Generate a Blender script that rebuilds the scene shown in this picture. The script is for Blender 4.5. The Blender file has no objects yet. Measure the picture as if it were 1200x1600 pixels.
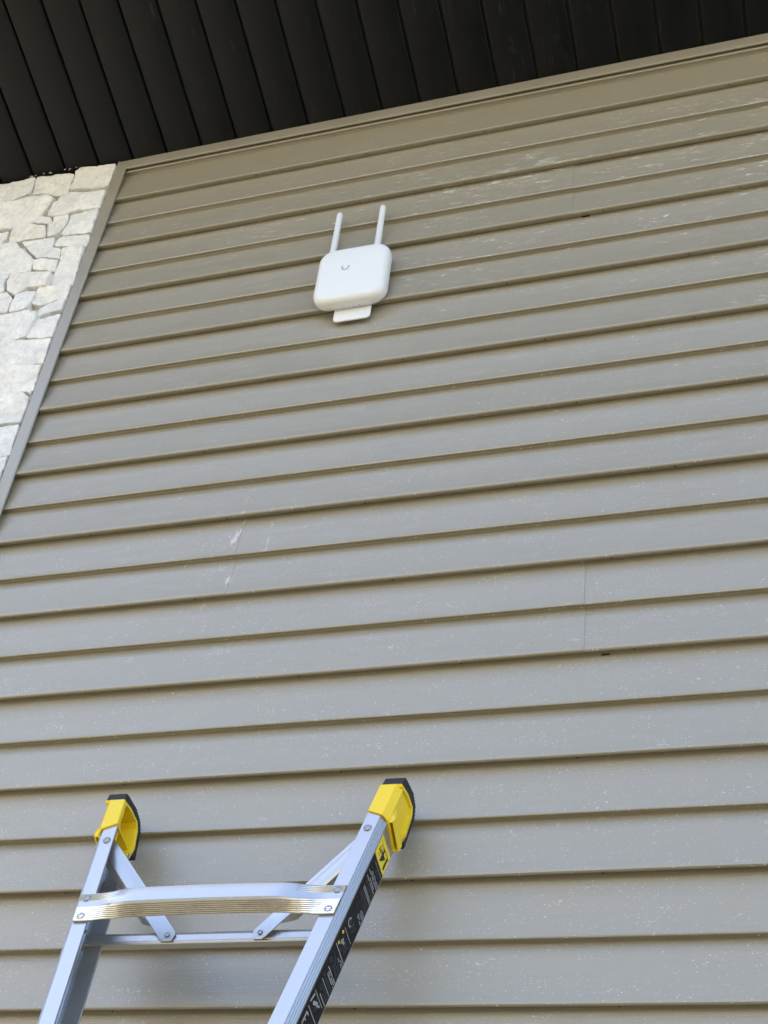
import bpy, bmesh, math, random
import numpy as np
from mathutils import Vector, Matrix, noise
random.seed(7)
S = bpy.context.scene
COL = S.collection

# ------------------------------------------------------------------ camera
camd = bpy.data.cameras.new('camera'); cam = bpy.data.objects.new('camera', camd); COL.objects.link(cam)
CP = Vector((1.6343, -1.9261, -2.9531))
f = Vector((-0.2717, 0.7193, 0.6395)); rx = Vector((0.9562, 0.2768, 0.0945))
f.normalize(); rx = (rx - f*rx.dot(f)).normalized(); up = rx.cross(f)
cam.matrix_world = Matrix(((rx.x, up.x, -f.x, CP.x), (rx.y, up.y, -f.y, CP.y), (rx.z, up.z, -f.z, CP.z), (0, 0, 0, 1)))
camd.sensor_fit = 'HORIZONTAL'; camd.sensor_width = 36; camd.lens = 36*2101/1200
camd.clip_start = 0.05; camd.clip_end = 2000
S.camera = cam

# ------------------------------------------------------------------ sky, sun, exposure
SUN_EL, SUN_AZ = math.radians(60), math.radians(-52)     # azimuth from +Y, negative = towards -X (behind the house, left)
w = bpy.data.worlds.new('World'); S.world = w; w.use_nodes = True
nt = w.node_tree; nt.nodes.clear()
sky = nt.nodes.new('ShaderNodeTexSky'); sky.sky_type = 'NISHITA'; sky.sun_disc = False
sky.sun_elevation = SUN_EL; sky.sun_rotation = SUN_AZ
sky.air_density = 1.0; sky.dust_density = 2.0; sky.ozone_density = 1.0
bg = nt.nodes.new('ShaderNodeBackground'); bg.inputs[1].default_value = 0.14
wo = nt.nodes.new('ShaderNodeOutputWorld')
nt.links.new(sky.outputs[0], bg.inputs[0]); nt.links.new(bg.outputs[0], wo.inputs[0])
sd = bpy.data.lights.new('sun', 'SUN'); sd.energy = 3.8; sd.angle = math.radians(0.5); sd.color = (1, .95, .87)
sun = bpy.data.objects.new('sun', sd); COL.objects.link(sun)
sv = Vector((math.sin(SUN_AZ)*math.cos(SUN_EL), math.cos(SUN_AZ)*math.cos(SUN_EL), math.sin(SUN_EL)))
sun.rotation_euler = sv.to_track_quat('Z', 'Y').to_euler(); sun.location = sv*30
S.view_settings.view_transform = 'Standard'; S.view_settings.look = 'None'
S.view_settings.gamma = 1; S.view_settings.use_curve_mapping = False
S.view_settings.exposure = 2.33

# ------------------------------------------------------------------ helpers
def tag(o, label=None, cat=None, group=None, kind=None):
    if label: o['label'] = label
    if cat: o['category'] = cat
    if group: o['group'] = group
    if kind: o['kind'] = kind
    return o
def thing(name, label, cat, loc=(0, 0, 0)):
    o = bpy.data.objects.new(name, None); COL.objects.link(o); o.location = loc
    o.empty_display_size = .1
    return tag(o, label, cat)
def add(name, verts, faces, mat, parent=None, smooth=False, sharp=None):
    me = bpy.data.meshes.new(name); me.from_pydata([tuple(v) for v in verts], [], faces)
    bm = bmesh.new(); bm.from_mesh(me); bmesh.ops.recalc_face_normals(bm, faces=bm.faces)
    if sharp is not None:
        for e in bm.edges:
            if len(e.link_faces) == 2 and e.calc_face_angle(0) > sharp: e.smooth = False
    bm.to_mesh(me); bm.free()
    if smooth:
        for p in me.polygons: p.use_smooth = True
    me.materials.append(mat)
    o = bpy.data.objects.new(name, me); COL.objects.link(o)
    if parent:
        o.parent = parent
        root = parent
        off = Vector((0, 0, 0))
        while root: off += root.location; root = root.parent
        o.location = -off       # vertices are written in world coordinates
    return o
class MB:
    def __init__(s): s.v = []; s.f = []
    def put(s, v, f):
        b = len(s.v); s.v += [Vector(p) for p in v]; s.f += [tuple(i+b for i in q) for q in f]
    def hexa(s, a, b):       # a: 4 points, b: 4 points opposite
        s.put(list(a)+list(b), [(0, 1, 2, 3), (7, 6, 5, 4), (0, 4, 5, 1), (1, 5, 6, 2), (2, 6, 7, 3), (3, 7, 4, 0)])
    def box(s, x0, x1, y0, y1, z0, z1, T=lambda p: p):
        s.hexa([T(p) for p in ((x0, y0, z0), (x1, y0, z0), (x1, y1, z0), (x0, y1, z0))], [T(p) for p in ((x0, y0, z1), (x1, y0, z1), (x1, y1, z1), (x0, y1, z1))])
    def sweep(s, rings, closed=True, caps=True):
        n = len(rings[0]); b = len(s.v)
        for r in rings: s.v += [Vector(p) for p in r]
        for i in range(len(rings)-1):
            for j in range(n if closed else n-1):
                k = (j+1) % n
                s.f.append((b+i*n+j, b+i*n+k, b+(i+1)*n+k, b+(i+1)*n+j))
        if caps:
            s.f.append(tuple(b+j for j in range(n))[::-1]); s.f.append(tuple(b+(len(rings)-1)*n+j for j in range(n)))
    def disc(s, c, ax, r, h, seg=20, bev=0.3):
        ax = Vector(ax).normalized(); t = ax.orthogonal().normalized(); q = ax.cross(t); c = Vector(c)
        ring = lambda rr, hh: [c+ax*hh+(t*math.cos(a)+q*math.sin(a))*rr for a in [2*math.pi*i/seg for i in range(seg)]]
        s.sweep([ring(r, 0), ring(r, h*(1-bev)), ring(r-h*bev, h)])
    def build(s, name, mat, parent=None, smooth=False, sharp=.6): return add(name, s.v, s.f, mat, parent, smooth, sharp if smooth else None)

# ---- materials
def mat(name):
    m = bpy.data.materials.new(name); m.use_nodes = True; t = m.node_tree; t.nodes.clear()
    o = t.nodes.new('ShaderNodeOutputMaterial'); b = t.nodes.new('ShaderNodeBsdfPrincipled')
    t.links.new(b.outputs[0], o.inputs[0])
    return m, t, b
def N(t, kind, **kw):
    n = t.nodes.new('ShaderNode'+kind)
    for k, v in kw.items():
        if k.startswith('i_'): n.inputs[k[2:].replace('_', ' ')].default_value = v
        else: setattr(n, k, v)
    return n
def L(t, a, b): t.links.new(a, b)
def coords(t, scale=(1, 1, 1), rot=(0, 0, 0)):
    c = N(t, 'TexCoord'); m = N(t, 'Mapping'); m.inputs['Scale'].default_value = scale; m.inputs['Rotation'].default_value = rot
    L(t, c.outputs['Object'], m.inputs[0]); return m.outputs[0]
def noise_n(t, vec, scale, detail=4, rough=.55, dist=0):
    n = N(t, 'TexNoise'); n.inputs['Scale'].default_value = scale; n.inputs['Detail'].default_value = detail
    n.inputs['Roughness'].default_value = rough; n.inputs['Distortion'].default_value = dist
    L(t, vec, n.inputs['Vector']); return n.outputs[0]
def mrange(t, v, a, b, c=0., d=1.):
    n = N(t, 'MapRange'); n.clamp = True
    for i, x in zip(range(1, 5), (a, b, c, d)): n.inputs[i].default_value = x
    L(t, v, n.inputs[0]); return n.outputs[0]
def math_n(t, op, a, b=None):
    n = N(t, 'Math', operation=op)
    for i, x in enumerate((a, b)):
        if x is None: continue
        if isinstance(x, (int, float)): n.inputs[i].default_value = x
        else: L(t, x, n.inputs[i])
    return n.outputs[0]
def mixc(t, fac, a, b):
    n = N(t, 'Mix', data_type='RGBA')
    for i, x in ((0, fac), (6, a), (7, b)):
        if isinstance(x, (int, float)): n.inputs[i].default_value = x
        elif isinstance(x, tuple): n.inputs[i].default_value = (*x, 1) if len(x) == 3 else x
        else: L(t, x, n.inputs[i])
    return n.outputs[2]
def bump(t, b, h, dist, strength=1.0, prev=None):
    n = N(t, 'Bump'); n.inputs['Distance'].default_value = dist; n.inputs['Strength'].default_value = strength
    L(t, h, n.inputs['Height'])
    if prev is not None: L(t, prev, n.inputs['Normal'])
    L(t, n.outputs[0], b.inputs['Normal']); return n.outputs[0]
def specks(t, cell, rad, keep, seedshift=0.0, zs=1.0):
    """small round dots: 1 inside a dot"""
    v = N(t, 'TexVoronoi', feature='F1'); v.inputs['Scale'].default_value = cell
    m = N(t, 'Mapping'); m.inputs['Scale'].default_value = (1, 1, zs); m.inputs['Location'].default_value = (seedshift, seedshift*.7, -seedshift)
    c = N(t, 'TexCoord'); L(t, c.outputs['Object'], m.inputs[0]); L(t, m.outputs[0], v.inputs['Vector'])
    d = mrange(t, v.outputs['Distance'], rad*.6, rad, 1, 0)
    sep = N(t, 'SeparateColor'); L(t, v.outputs['Color'], sep.inputs[0])
    k = mrange(t, sep.outputs[0], 1-keep-.02, 1-keep, 0, 1)
    return math_n(t, 'MULTIPLY', d, k)

def siding_material():
    m, t, b = mat('clay_vinyl_siding')
    big = noise_n(t, coords(t, (1.5, 1, 6)), 1.5, 3)
    base = mixc(t, big, (.262, .234, .174), (.284, .254, .190))
    # chalky wipe marks, long in x, mostly high on the wall
    st = noise_n(t, coords(t, (26, 30, 130), (0, .10, 0)), 1.0, 7, .78, .5)
    zone = noise_n(t, coords(t, (1.1, 1, 2.2)), 1.6, 2)
    c = N(t, 'TexCoord'); sx = N(t, 'SeparateXYZ'); L(t, c.outputs['Object'], sx.inputs[0])
    hi = math_n(t, 'SUBTRACT', mrange(t, sx.outputs[2], -1.4, -.35, .0, .13), mrange(t, sx.outputs[2], -.08, .05, 0, .08))
    hx = mrange(t, sx.outputs[0], .2, 1.7, -.035, .02)
    thr = math_n(t, 'SUBTRACT', .712, math_n(t, 'ADD', hi, hx))
    zz = math_n(t, 'ADD', st, math_n(t, 'MULTIPLY', math_n(t, 'SUBTRACT', zone, .5), .26))
    wipe = mrange(t, math_n(t, 'SUBTRACT', zz, thr), 0, .05, 0, .78)
    # fine pale flecks on the faces, in patches
    fl = noise_n(t, coords(t, (150, 150, 210)), 1.0, 3, .7)
    patch = noise_n(t, coords(t, (3, 3, 9)), 1.3, 3)
    fl2 = mrange(t, math_n(t, 'ADD', fl, math_n(t, 'MULTIPLY', patch, .22)), .785, .83, 0, .55)
    geo = N(t, 'NewGeometry'); sn = N(t, 'SeparateXYZ'); L(t, geo.outputs['Normal'], sn.inputs[0])
    under = mrange(t, sn.outputs[2], -.8, -.5, 1, 0)
    s1 = specks(t, 75, .075, .12, 1.3); s2 = specks(t, 190, .17, .10, 4.1)
    s3 = specks(t, 80, .15, .95, 9.3, .01)
    s3 = math_n(t, 'MULTIPLY', math_n(t, 'MULTIPLY', s3, under), mrange(t, sx.outputs[2], -.9, -.5, 1, .12))
    fl3 = mrange(t, math_n(t, 'ADD', noise_n(t, coords(t, (260, 260, 420), (0, .4, 0)), 1.0, 2, .6), math_n(t, 'MULTIPLY', noise_n(t, coords(t, (9, 9, 26)), 1.3, 4, .6), .42)), .90, .93, 0, .5)
    fl2 = math_n(t, 'MAXIMUM', fl2, math_n(t, 'MAXIMUM', fl3, s3))
    marks = math_n(t, 'MAXIMUM', math_n(t, 'MAXIMUM', wipe, fl2), math_n(t, 'MAXIMUM', math_n(t, 'MULTIPLY', s1, .8), math_n(t, 'MULTIPLY', s2, .6)))
    col = base
    # vertical scuffs left of centre
    vs = noise_n(t, coords(t, (42, 10, 13), (0, -.18, 0)), 1.0, 6, .72, .5)
    vz = N(t, 'VectorMath', operation='DISTANCE'); L(t, coords(t, (2.6, 0, 1.0)), vz.inputs[0]); vz.inputs[1].default_value = (.60*2.6, 0, -1.35)
    vk = mrange(t, vz.outputs['Value'], .1, .75, .13, -.05)
    marks = math_n(t, 'MAXIMUM', marks, mrange(t, math_n(t, 'ADD', vs, vk), .73, .78, 0, .5))
    marks = math_n(t, 'MAXIMUM', math_n(t, 'MULTIPLY', marks, math_n(t, 'SUBTRACT', 1.0, under)), math_n(t, 'MULTIPLY', s3, .9))
    col = mixc(t, marks, col, (.74, .72, .68))
    # faint ochre streaks, long in x
    dn = noise_n(t, coords(t, (5, 1, 60)), 1, 4)
    col = mixc(t, mrange(t, dn, .55, .75, 0, .18), col, (.22, .17, .10))
    L(t, col, b.inputs['Base Color'])
    r = mrange(t, noise_n(t, coords(t, (6, 6, 30)), 2, 4), .3, .7, .33, .42)
    L(t, r, b.inputs['Roughness']); b.inputs['IOR'].default_value = 1.95
    g = noise_n(t, coords(t, (5, 60, 420)), 1.0, 5, .6, .3)
    g2 = noise_n(t, coords(t, (1.2, 1, 5)), 2.0, 2)
    n1 = bump(t, b, g, .0010, .6)
    bump(t, b, g2, .004, .5, n1)
    return m
def simple(name, col, rough=.5, metal=0., var=.08, nscale=20, bdist=0.0, bscale=80, spec=None, streak=None):
    m, t, b = mat(name)
    n = noise_n(t, coords(t, streak or (1, 1, 1)), nscale, 5)
    a = tuple(c*(1-var) for c in col); z = tuple(min(1, c*(1+var)) for c in col)
    L(t, mixc(t, n, a, z), b.inputs['Base Color'])
    L(t, mrange(t, n, .3, .7, max(.03, rough-.06), rough+.06), b.inputs['Roughness'])
    b.inputs['Metallic'].default_value = metal
    if spec is not None: b.inputs['Specular IOR Level'].default_value = spec
    if bdist: bump(t, b, noise_n(t, coords(t), bscale, 5), bdist, .8)
    return m
def alu_material(name, col=(.49, .485, .475), rough=.34, dirt=0.0):
    m, t, b = mat(name)
    n = noise_n(t, coords(t, (60, 60, 3), (math.radians(-20), 0, 0)), 4, 5, .6)
    sc = noise_n(t, coords(t, (1, 1, 1)), 26, 8, .75, 1.2)
    scr = mrange(t, sc, .62, .68, 0, .35)
    c = mixc(t, n, tuple(x*.93 for x in col), tuple(min(1, x*1.05) for x in col))
    c = mixc(t, scr, c, (.42, .42, .43))
    if dirt:
        d = noise_n(t, coords(t, (14, 40, 40)), 2, 6, .75, .8)
        c = mixc(t, mrange(t, d, .52, .6, 0, dirt), c, (.10, .075, .04))
    L(t, c, b.inputs['Base Color']); b.inputs['Metallic'].default_value = .85
    L(t, mrange(t, n, .3, .7, rough-.05, rough+.08), b.inputs['Roughness'])
    bump(t, b, n, .0003, .5)
    return m
def soffit_material():
    m, t, b = mat('black_painted_board')
    n = noise_n(t, coords(t, (8, 1.2, 8)), 3, 5)
    col = mixc(t, n, (.0020, .0024, .0031), (.0032, .0038, .0048))
    sc = noise_n(t, coords(t, (26, 5, 5), (0, 0, .25)), 2.2, 7, .72, .8)
    zone = noise_n(t, coords(t), 2.6, 2)
    k = mrange(t, math_n(t, 'ADD', sc, math_n(t, 'MULTIPLY', zone, .35)), .80, .92, 0, .3)
    col = mixc(t, k, col, (.06, .06, .06))
    L(t, col, b.inputs['Base Color'])
    L(t, mrange(t, n, .3, .7, .33, .48), b.inputs['Roughness']); b.inputs['Specular IOR Level'].default_value = .2
    bump(t, b, noise_n(t, coords(t, (60, 4, 60)), 2, 4), .0006, .5)
    return m
def stone_material():
    m, t, b = mat('white_ledge_stone')
    oi = N(t, 'ObjectInfo')
    c = N(t, 'TexCoord'); ad = N(t, 'VectorMath', operation='ADD'); L(t, c.outputs['Object'], ad.inputs[0])
    cmb = N(t, 'CombineXYZ'); L(t, math_n(t, 'MULTIPLY', oi.outputs['Random'], 7.0), cmb.inputs[0]); L(t, cmb.outputs[0], ad.inputs[1])
    v = ad.outputs[0]
    n1 = noise_n(t, v, 16, 7, .68, .8); n2 = noise_n(t, v, 70, 5, .7)
    tint = mixc(t, oi.outputs['Random'], (.80, .80, .80), (.84, .80, .73))
    col = mixc(t, mrange(t, n1, .36, .66), mixc(t, .5, tint, (.44, .46, .50)), tint)
    col = mixc(t, mrange(t, n2, .50, .68, 0, .6), col, (.50, .48, .44))
    tan = noise_n(t, v, 9, 4, .6, 1.5)
    col = mixc(t, math_n(t, 'MULTIPLY', mrange(t, tan, .56, .72, 0, .6), mrange(t, oi.outputs['Random'], .4, .9)), col, (.62, .47, .30))
    L(t, col, b.inputs['Base Color']); b.inputs['Roughness'].default_value = .78
    p = bump(t, b, n1, .008, .9)
    bump(t, b, n2, .003, 1.0, p)
    return m
def ground_material():
    m, t, b = mat('dry_gravel_ground')
    n = noise_n(t, coords(t), 3, 8, .6); n2 = noise_n(t, coords(t), 60, 4)
    col = mixc(t, n, (.15, .132, .092), (.20, .178, .128)); col = mixc(t, mrange(t, n2, .3, .7, 0, .5), col, (.17, .15, .105))
    L(t, col, b.inputs['Base Color']); b.inputs['Roughness'].default_value = .9
    bump(t, b, n2, .01); return m

M_SID = siding_material()
M_TRIM = simple('clay_aluminium_trim', (.27, .245, .195), .38, 0, .06, 8, .0003, 60)
M_TRIM.node_tree.nodes['Principled BSDF'].inputs['IOR'].default_value = 1.95
M_SOF = soffit_material()
M_STONE = stone_material()
M_MORT = simple('mortar', (.60, .57, .52), .9, 0, .15, 30, .003, 120)
M_DARK = simple('shadow_gap_black', (.006, .006, .006), .7)
M_WHITE = simple('white_plastic', (.67, .685, .70), .38, 0, .01, 6, 0)
M_GREYP = simple('grey_print', (.36, .375, .39), .5)
M_ALU = alu_material('aluminium')
M_ALUD = alu_material('ground_lit_worn_tread', (.94, .90, .82), .45, .2)  # worn metal; warm light from the ground is put into the pale cream colour
M_ALUD.node_tree.nodes['Principled BSDF'].inputs['Metallic'].default_value = .7
M_GROOVE = simple('tread_groove', (.36, .30, .21), .8, 0, .35, 60)  # darker brown for the groove floors between the tread ribs
M_ALUR = alu_material('rivet_aluminium', (.30, .31, .33), .3)
M_YEL = simple('yellow_plastic', (.80, .58, .018), .45, 0, .07, 14, .0004, 90)
_t = M_YEL.node_tree; _b = _t.nodes['Principled BSDF']; _c = _b.inputs['Base Color'].links[0].from_socket
_s = mrange(_t, noise_n(_t, coords(_t, (1, 1, .4)), 75, 7, .78, 1.0), .62, .70, 0, .55)
L(_t, mixc(_t, _s, _c, (.22, .16, .03)), _b.inputs['Base Color'])
M_RUB = simple('black_rubber', (.016, .018, .021), .7, 0, .3, 60, .0005, 200)
M_LBL = simple('black_label', (.0045, .005, .007), .5, 0, .1, spec=.25)
M_LY = simple('yellow_label', (.80, .62, .03), .4, 0, .03)
M_LW = simple('white_print', (.36, .37, .39), .5, 0, .05)
M_LG = simple('dim_print', (.07, .075, .085), .5, 0, .1)
M_LK = simple('black_print', (.012, .012, .012), .5)
M_SCREW = simple('weep_hole_rim', (.30, .28, .25), .5)
M_GROUND = ground_material(); M_HOLE = simple('weep_hole_dark', (.05, .045, .035), .7); M_SMEAR = simple('dried_mortar', (.42, .41, .38), .9)

U = .2032; GZ = -4.45

# ------------------------------------------------------------------ ground
g = add('ground', [(-600, -600, GZ), (600, -600, GZ), (600, 600, GZ), (-600, 600, GZ)], [(0, 1, 2, 3)], M_GROUND)
tag(g, kind='structure')
nx_, ny_ = 90, 16  # unseen slope, added to throw warm light back at the upper wall
hv = []; hf = []
for j in range(ny_+1):
    q = j/ny_
    for i in range(nx_+1):
        x = -70+150*i/nx_; y = -9-24.5*q
        hgt = max(5, 12-.30*x)*(1-math.exp(-5*q))
        hgt += (1.2*noise.noise(Vector((x*.13, y*.13, 1)))+1.3*noise.noise(Vector((x*.5, y*.5, 2))))*min(1, q*2)
        hv.append((x, y, GZ-.1+hgt))
for j in range(ny_):
    for i in range(nx_): hf.append((j*(nx_+1)+i, j*(nx_+1)+i+1, (j+1)*(nx_+1)+i+1, (j+1)*(nx_+1)+i))
tag(add('added_bounce_hill', hv, hf, simple('added_bounce_hill_grass', (.35, .315, .24), .9, 0, .25, .8), None, True), kind='structure')

hv = []; hf = []; ni, nj = 150, 13  # unseen hedge, added to block low light and reflections on the lower wall
for i in range(ni+1):
    x = -22+40*i/ni; top = max(1.8, 3.0-.15*x)+.35*noise.noise(Vector((x*.6, 0, 3)))
    for j in range(nj+1):
        a = math.pi*j/nj; sx_ = math.cos(a); h_ = math.sin(a)**.35 if 0 < j < nj else 0
        y = -7.6+.9*sx_; z = GZ-.05+top*h_
        q = Vector((x*1.6, y*1.6, z*1.6)); d = .30*noise.noise(q)+.16*noise.noise(q*2.9)
        hv.append((x+.1*noise.noise(q*2), y+d*(1 if sx_ > 0 else -1), z+(d if 0 < j < nj else 0)))
for i in range(ni):
    for j in range(nj): hf.append((i*(nj+1)+j, i*(nj+1)+j+1, (i+1)*(nj+1)+j+1, (i+1)*(nj+1)+j))
tag(add('added_hedge_blocker', hv, hf, simple('added_hedge_blocker_green', (.045, .060, .026), .7, 0, .6, 14, .03, 30), None, True), kind='stuff')

# ------------------------------------------------------------------ siding wall
wall = thing('siding_wall', 'clay coloured vinyl lap siding wall filling the frame behind the ladder', 'wall', (1.8, 0, GZ))
XR = 3.66
mb = MB(); mb.box(-2.2, XR, .012, .20, GZ, .21); mb.build('wall_sheathing', M_MORT, wall)
def wob(x, z, a): return a*noise.noise(Vector((x*1.7, z*9.1, 3.3)))
def panel_profile(zb, htop):
    """(y, z) from the hidden tuck at the bottom up to the top tuck; A lip at zb, B fold half way"""
    p = [(-.0001, zb+.0080), (-.0003, zb+.0050), (-.0030, zb+.0042), (-.0135, zb-.0002), (-.0158, zb+.0004), (-.0174, zb+.0020), (-.0176, zb+.0040), (-.0164, zb+.0078)]
    for k in range(1, 5):
        q = k/5; p.append((-.0164+(.0164-.0010)*q + .0012*math.sin(q*math.pi), zb+.0078+(htop*.5-.0123)*q))
    m = zb+htop*.5
    p += [(-.0002, m-.0045), (.0012, m-.0010), (.0010, m+.0022), (-.0030, m+.0034), (-.0080, m+.0018), (-.0112, m+.0006), (-.0121, m+.0012), (-.0127, m+.0030), (-.0118, m+.0064)]
    for k in range(1, 5):
        q = k/5; p.append((-.0118+(.0118+.0010)*q + .0010*math.sin(q*math.pi), m+.0064+(htop*.5-.005)*q))
    p += [(.0012, zb+htop+.004), (.002, zb+htop+.012)]
    return p
def siding_panel(k, x0, x1, proud=0., zt=None):
    zb = -k*U; pr = panel_profile(zb, U)
    nx = max(6, int((x1-x0)/.055)); rings = []
    for i in range(nx+1):
        x = x0+(x1-x0)*i/nx
        dz = wob(x, k, .0011); r = []
        for (y, z) in pr:
            lip = 1.0 if y < -.004 else .4
            r.append((x, y-proud+lip*wob(x, z*.25+k, .0009), z+dz))
        rings.append(r)
    mb = MB(); n = len(pr)
    mb.sweep(rings, closed=False, caps=False)
    # lip thickness at the sheet ends: a thin return so the edge of a lap reads as an edge
    for e in (0, len(rings)-1):
        a = rings[e]; b = [(x, y+.0014, z) for (x, y, z) in a]
        mb.sweep([a, b], closed=False, caps=False)
    o = mb.build('siding_panel', M_SID, wall, True, .5)
    return o
XL = .004
seams = {2: 6.300, 7+1: 6.430, 6+1: 2.965}
for k in range(1, 22):
    if k in seams:
        xs = seams[k]*U
        siding_panel(k, XL, xs+.002, .0013 if k != 7 else .0007); siding_panel(k, xs-.025, XR, 0)
    else:
        xs = random.uniform(2.0, 3.3) if k % 2 else XR
        siding_panel(k, XL, xs+.002, .0012)
        if xs < XR: siding_panel(k, xs-.025, XR, 0)
# top, cut course: lip at Z=0, fold at .131
def top_course():
    prA = panel_profile(0, U)[:12]
    m = .1285
    p = [(y, z if i_ < 8 else .0045+(z-.0045)*(m-.003-.0045)/(.5*U-.0075)) for i_, (y, z) in enumerate(prA)]
    p += [(-.0002, m-.0045), (.0012, m-.0010), (.0010, m+.0022), (-.0030, m+.0034), (-.0080, m+.0018), (-.0112, m+.0006), (-.0121, m+.0012), (-.0127, m+.0030), (-.0118, m+.0064), (-.008, m+.03), (-.006, m+.05)]
    nx = 60; rings = []
    for i in range(nx+1):
        x = XL+(XR-XL)*i/nx
        rings.append([(x, y+wob(x, z*.3, .0009), z+wob(x, 0, .0011)) for (y, z) in p])
    mb = MB(); mb.sweep(rings, False, False); mb.build('siding_panel', M_SID, wall, True, .5)
top_course()
# weep holes in the lips
mb = MB()
def lip_z(k, x): return -k*U
for k in range(0, 22):
    x = random.uniform(.1, .5)
    while x < XR-.1:
        mb.disc((x, -.0100, -k*U-.0002), (0, -.15, -1), .0017, .0006, 10)
        x += .406+random.uniform(-.01, .01) if k % 2 else .31+random.uniform(-.01, .01)
o = mb.build('weep_hole', M_HOLE, wall); o['kind'] = 'stuff'
# notch (dark missing hem) by the two overlaps
mb = MB(); mb.box(6.300*U+.022, 6.300*U+.040, -.0030, -.0003, -2*U-.0010, -2*U+.0008); mb.box(6.43*U+.03, 6.43*U+.045, -.0028, -.0003, -8*U-.0010, -8*U+.0008)
(lambda *a: None)(.345*U, .345*U+.021, -.0030, -.0003, -U-.0010, -U+.0009)
mb.build('lap_notch', M_DARK, wall)

# J channels
def channel(name, path_fn, n, prof, parent=wall):
    rings = []
    for i in range(n+1):
        rings.append([path_fn(i/n, a, b) for (a, b) in prof])
    mb = MB(); mb.sweep(rings, True, True); return mb.build(name, M_TRIM, parent, True, .5)
# vertical: face from x=-.016 to .0175, mitred at the top at z=.180
TW = .0335; XO = -.0165; ZT = .1795
pv = [(0, .006), (0, -.0205), (.002, -.0225), (.030, -.0235), (.0325, -.0222), (TW, -.020), (TW-.001, -.0175), (.028, -.018), (.0275, -.012), (.020, -.012), (.020, .006)]
def vch(q, a, b):
    zt = ZT - a*1.0
    z = GZ+.2 + (zt-GZ-.2)*q
    return (XO+a+wob(z*2, 5, .0006), b+wob(z*2, 7, .0008), z)
channel('corner_channel', vch, 60, pv)
TH = .043
ph = [(0, .006), (0, -.018), (.0015, -.0195), (.012, -.0195), (.024, -.0200), (.0265, -.0225), (.036, -.0232), (.041, -.0225), (TH, -.0205), (TH-.001, -.017), (.036, -.015), (.030, -.012), (.030, .006)]
def hch(q, a, b):
    x0 = XO + a*.78
    x = x0+(XR-x0)*q
    return (x, b+wob(x, 3, .0008), ZT-a+wob(x, 11, .0007))
channel('top_channel', hch, 60, ph)

# ------------------------------------------------------------------ roof overhang with black boards
SL = .3095; BW = .1056; X0 = -.1832-.0005; OV = .60
roof = thing('roof_overhang', 'black painted tongue and groove board ceiling under the eave, above the siding', 'roof', (1.0, -.3, .2))
ZS = .1795+.0005
def sz(y): return ZS + SL*(-y-.0205)
for i in range(-18, 37):
    xa = X0+BW*i+.0032; xb = X0+BW*(i+1)-.0032
    ny = 22; rings = []
    sd_ = random.uniform(-.0008, .0008)
    for j in range(ny+1):
        y = .008-(OV+.006)*j/ny; z = sz(y)+sd_
        ja = .0006*noise.noise(Vector((i*5.1, y*22, 0))) + .0005*noise.noise(Vector((i*5.1, y*60, 4))); jb = .0006*noise.noise(Vector((i*5.1+9, y*22, 0)))+.0005*noise.noise(Vector((i*3.1, y*60, 8)))
        rings.append([(xa+ja, y, z+.012), (xa+ja, y, z+.0030), (xa+.0013+ja, y, z+.0012), (xa+.0050+ja, y, z), ((xa+xb)/2, y, z-.0004), (xb-.0050+jb, y, z), (xb-.0013+jb, y, z+.0012), (xb+jb, y, z+.0030), (xb+jb, y, z+.012)])
    mb = MB(); mb.sweep(rings, True, True); mb.build('soffit_board', M_SOF, roof, True, .9)
xa, xb = X0-18*BW, X0+37*BW
mb = MB()
mb.hexa([(xa, .0, sz(0)+.013), (xb, .0, sz(0)+.013), (xb, -OV, sz(-OV)+.013), (xa, -OV, sz(-OV)+.013)], [(xa, .0, sz(0)+.05), (xb, .0, sz(0)+.05), (xb, -OV, sz(-OV)+.05), (xa, -OV, sz(-OV)+.05)])
mb.build('board_backing', M_DARK, roof)
mb = MB(); mb.box(xa, xb, -OV-.03, -OV-.002, sz(-OV)-.02, sz(-OV)+.20); mb.build('fascia', M_SOF, roof)
mb = MB()
mb.hexa([(xa, -OV-.05, sz(-OV)+.205), (xb, -OV-.05, sz(-OV)+.205), (xb, 5, sz(5)+.205), (xa, 5, sz(5)+.205)], [(xa, -OV-.05, sz(-OV)+.23), (xb, -OV-.05, sz(-OV)+.23), (xb, 5, sz(5)+.23), (xa, 5, sz(5)+.23)])
mb.build('roof_deck', M_DARK, roof)

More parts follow.
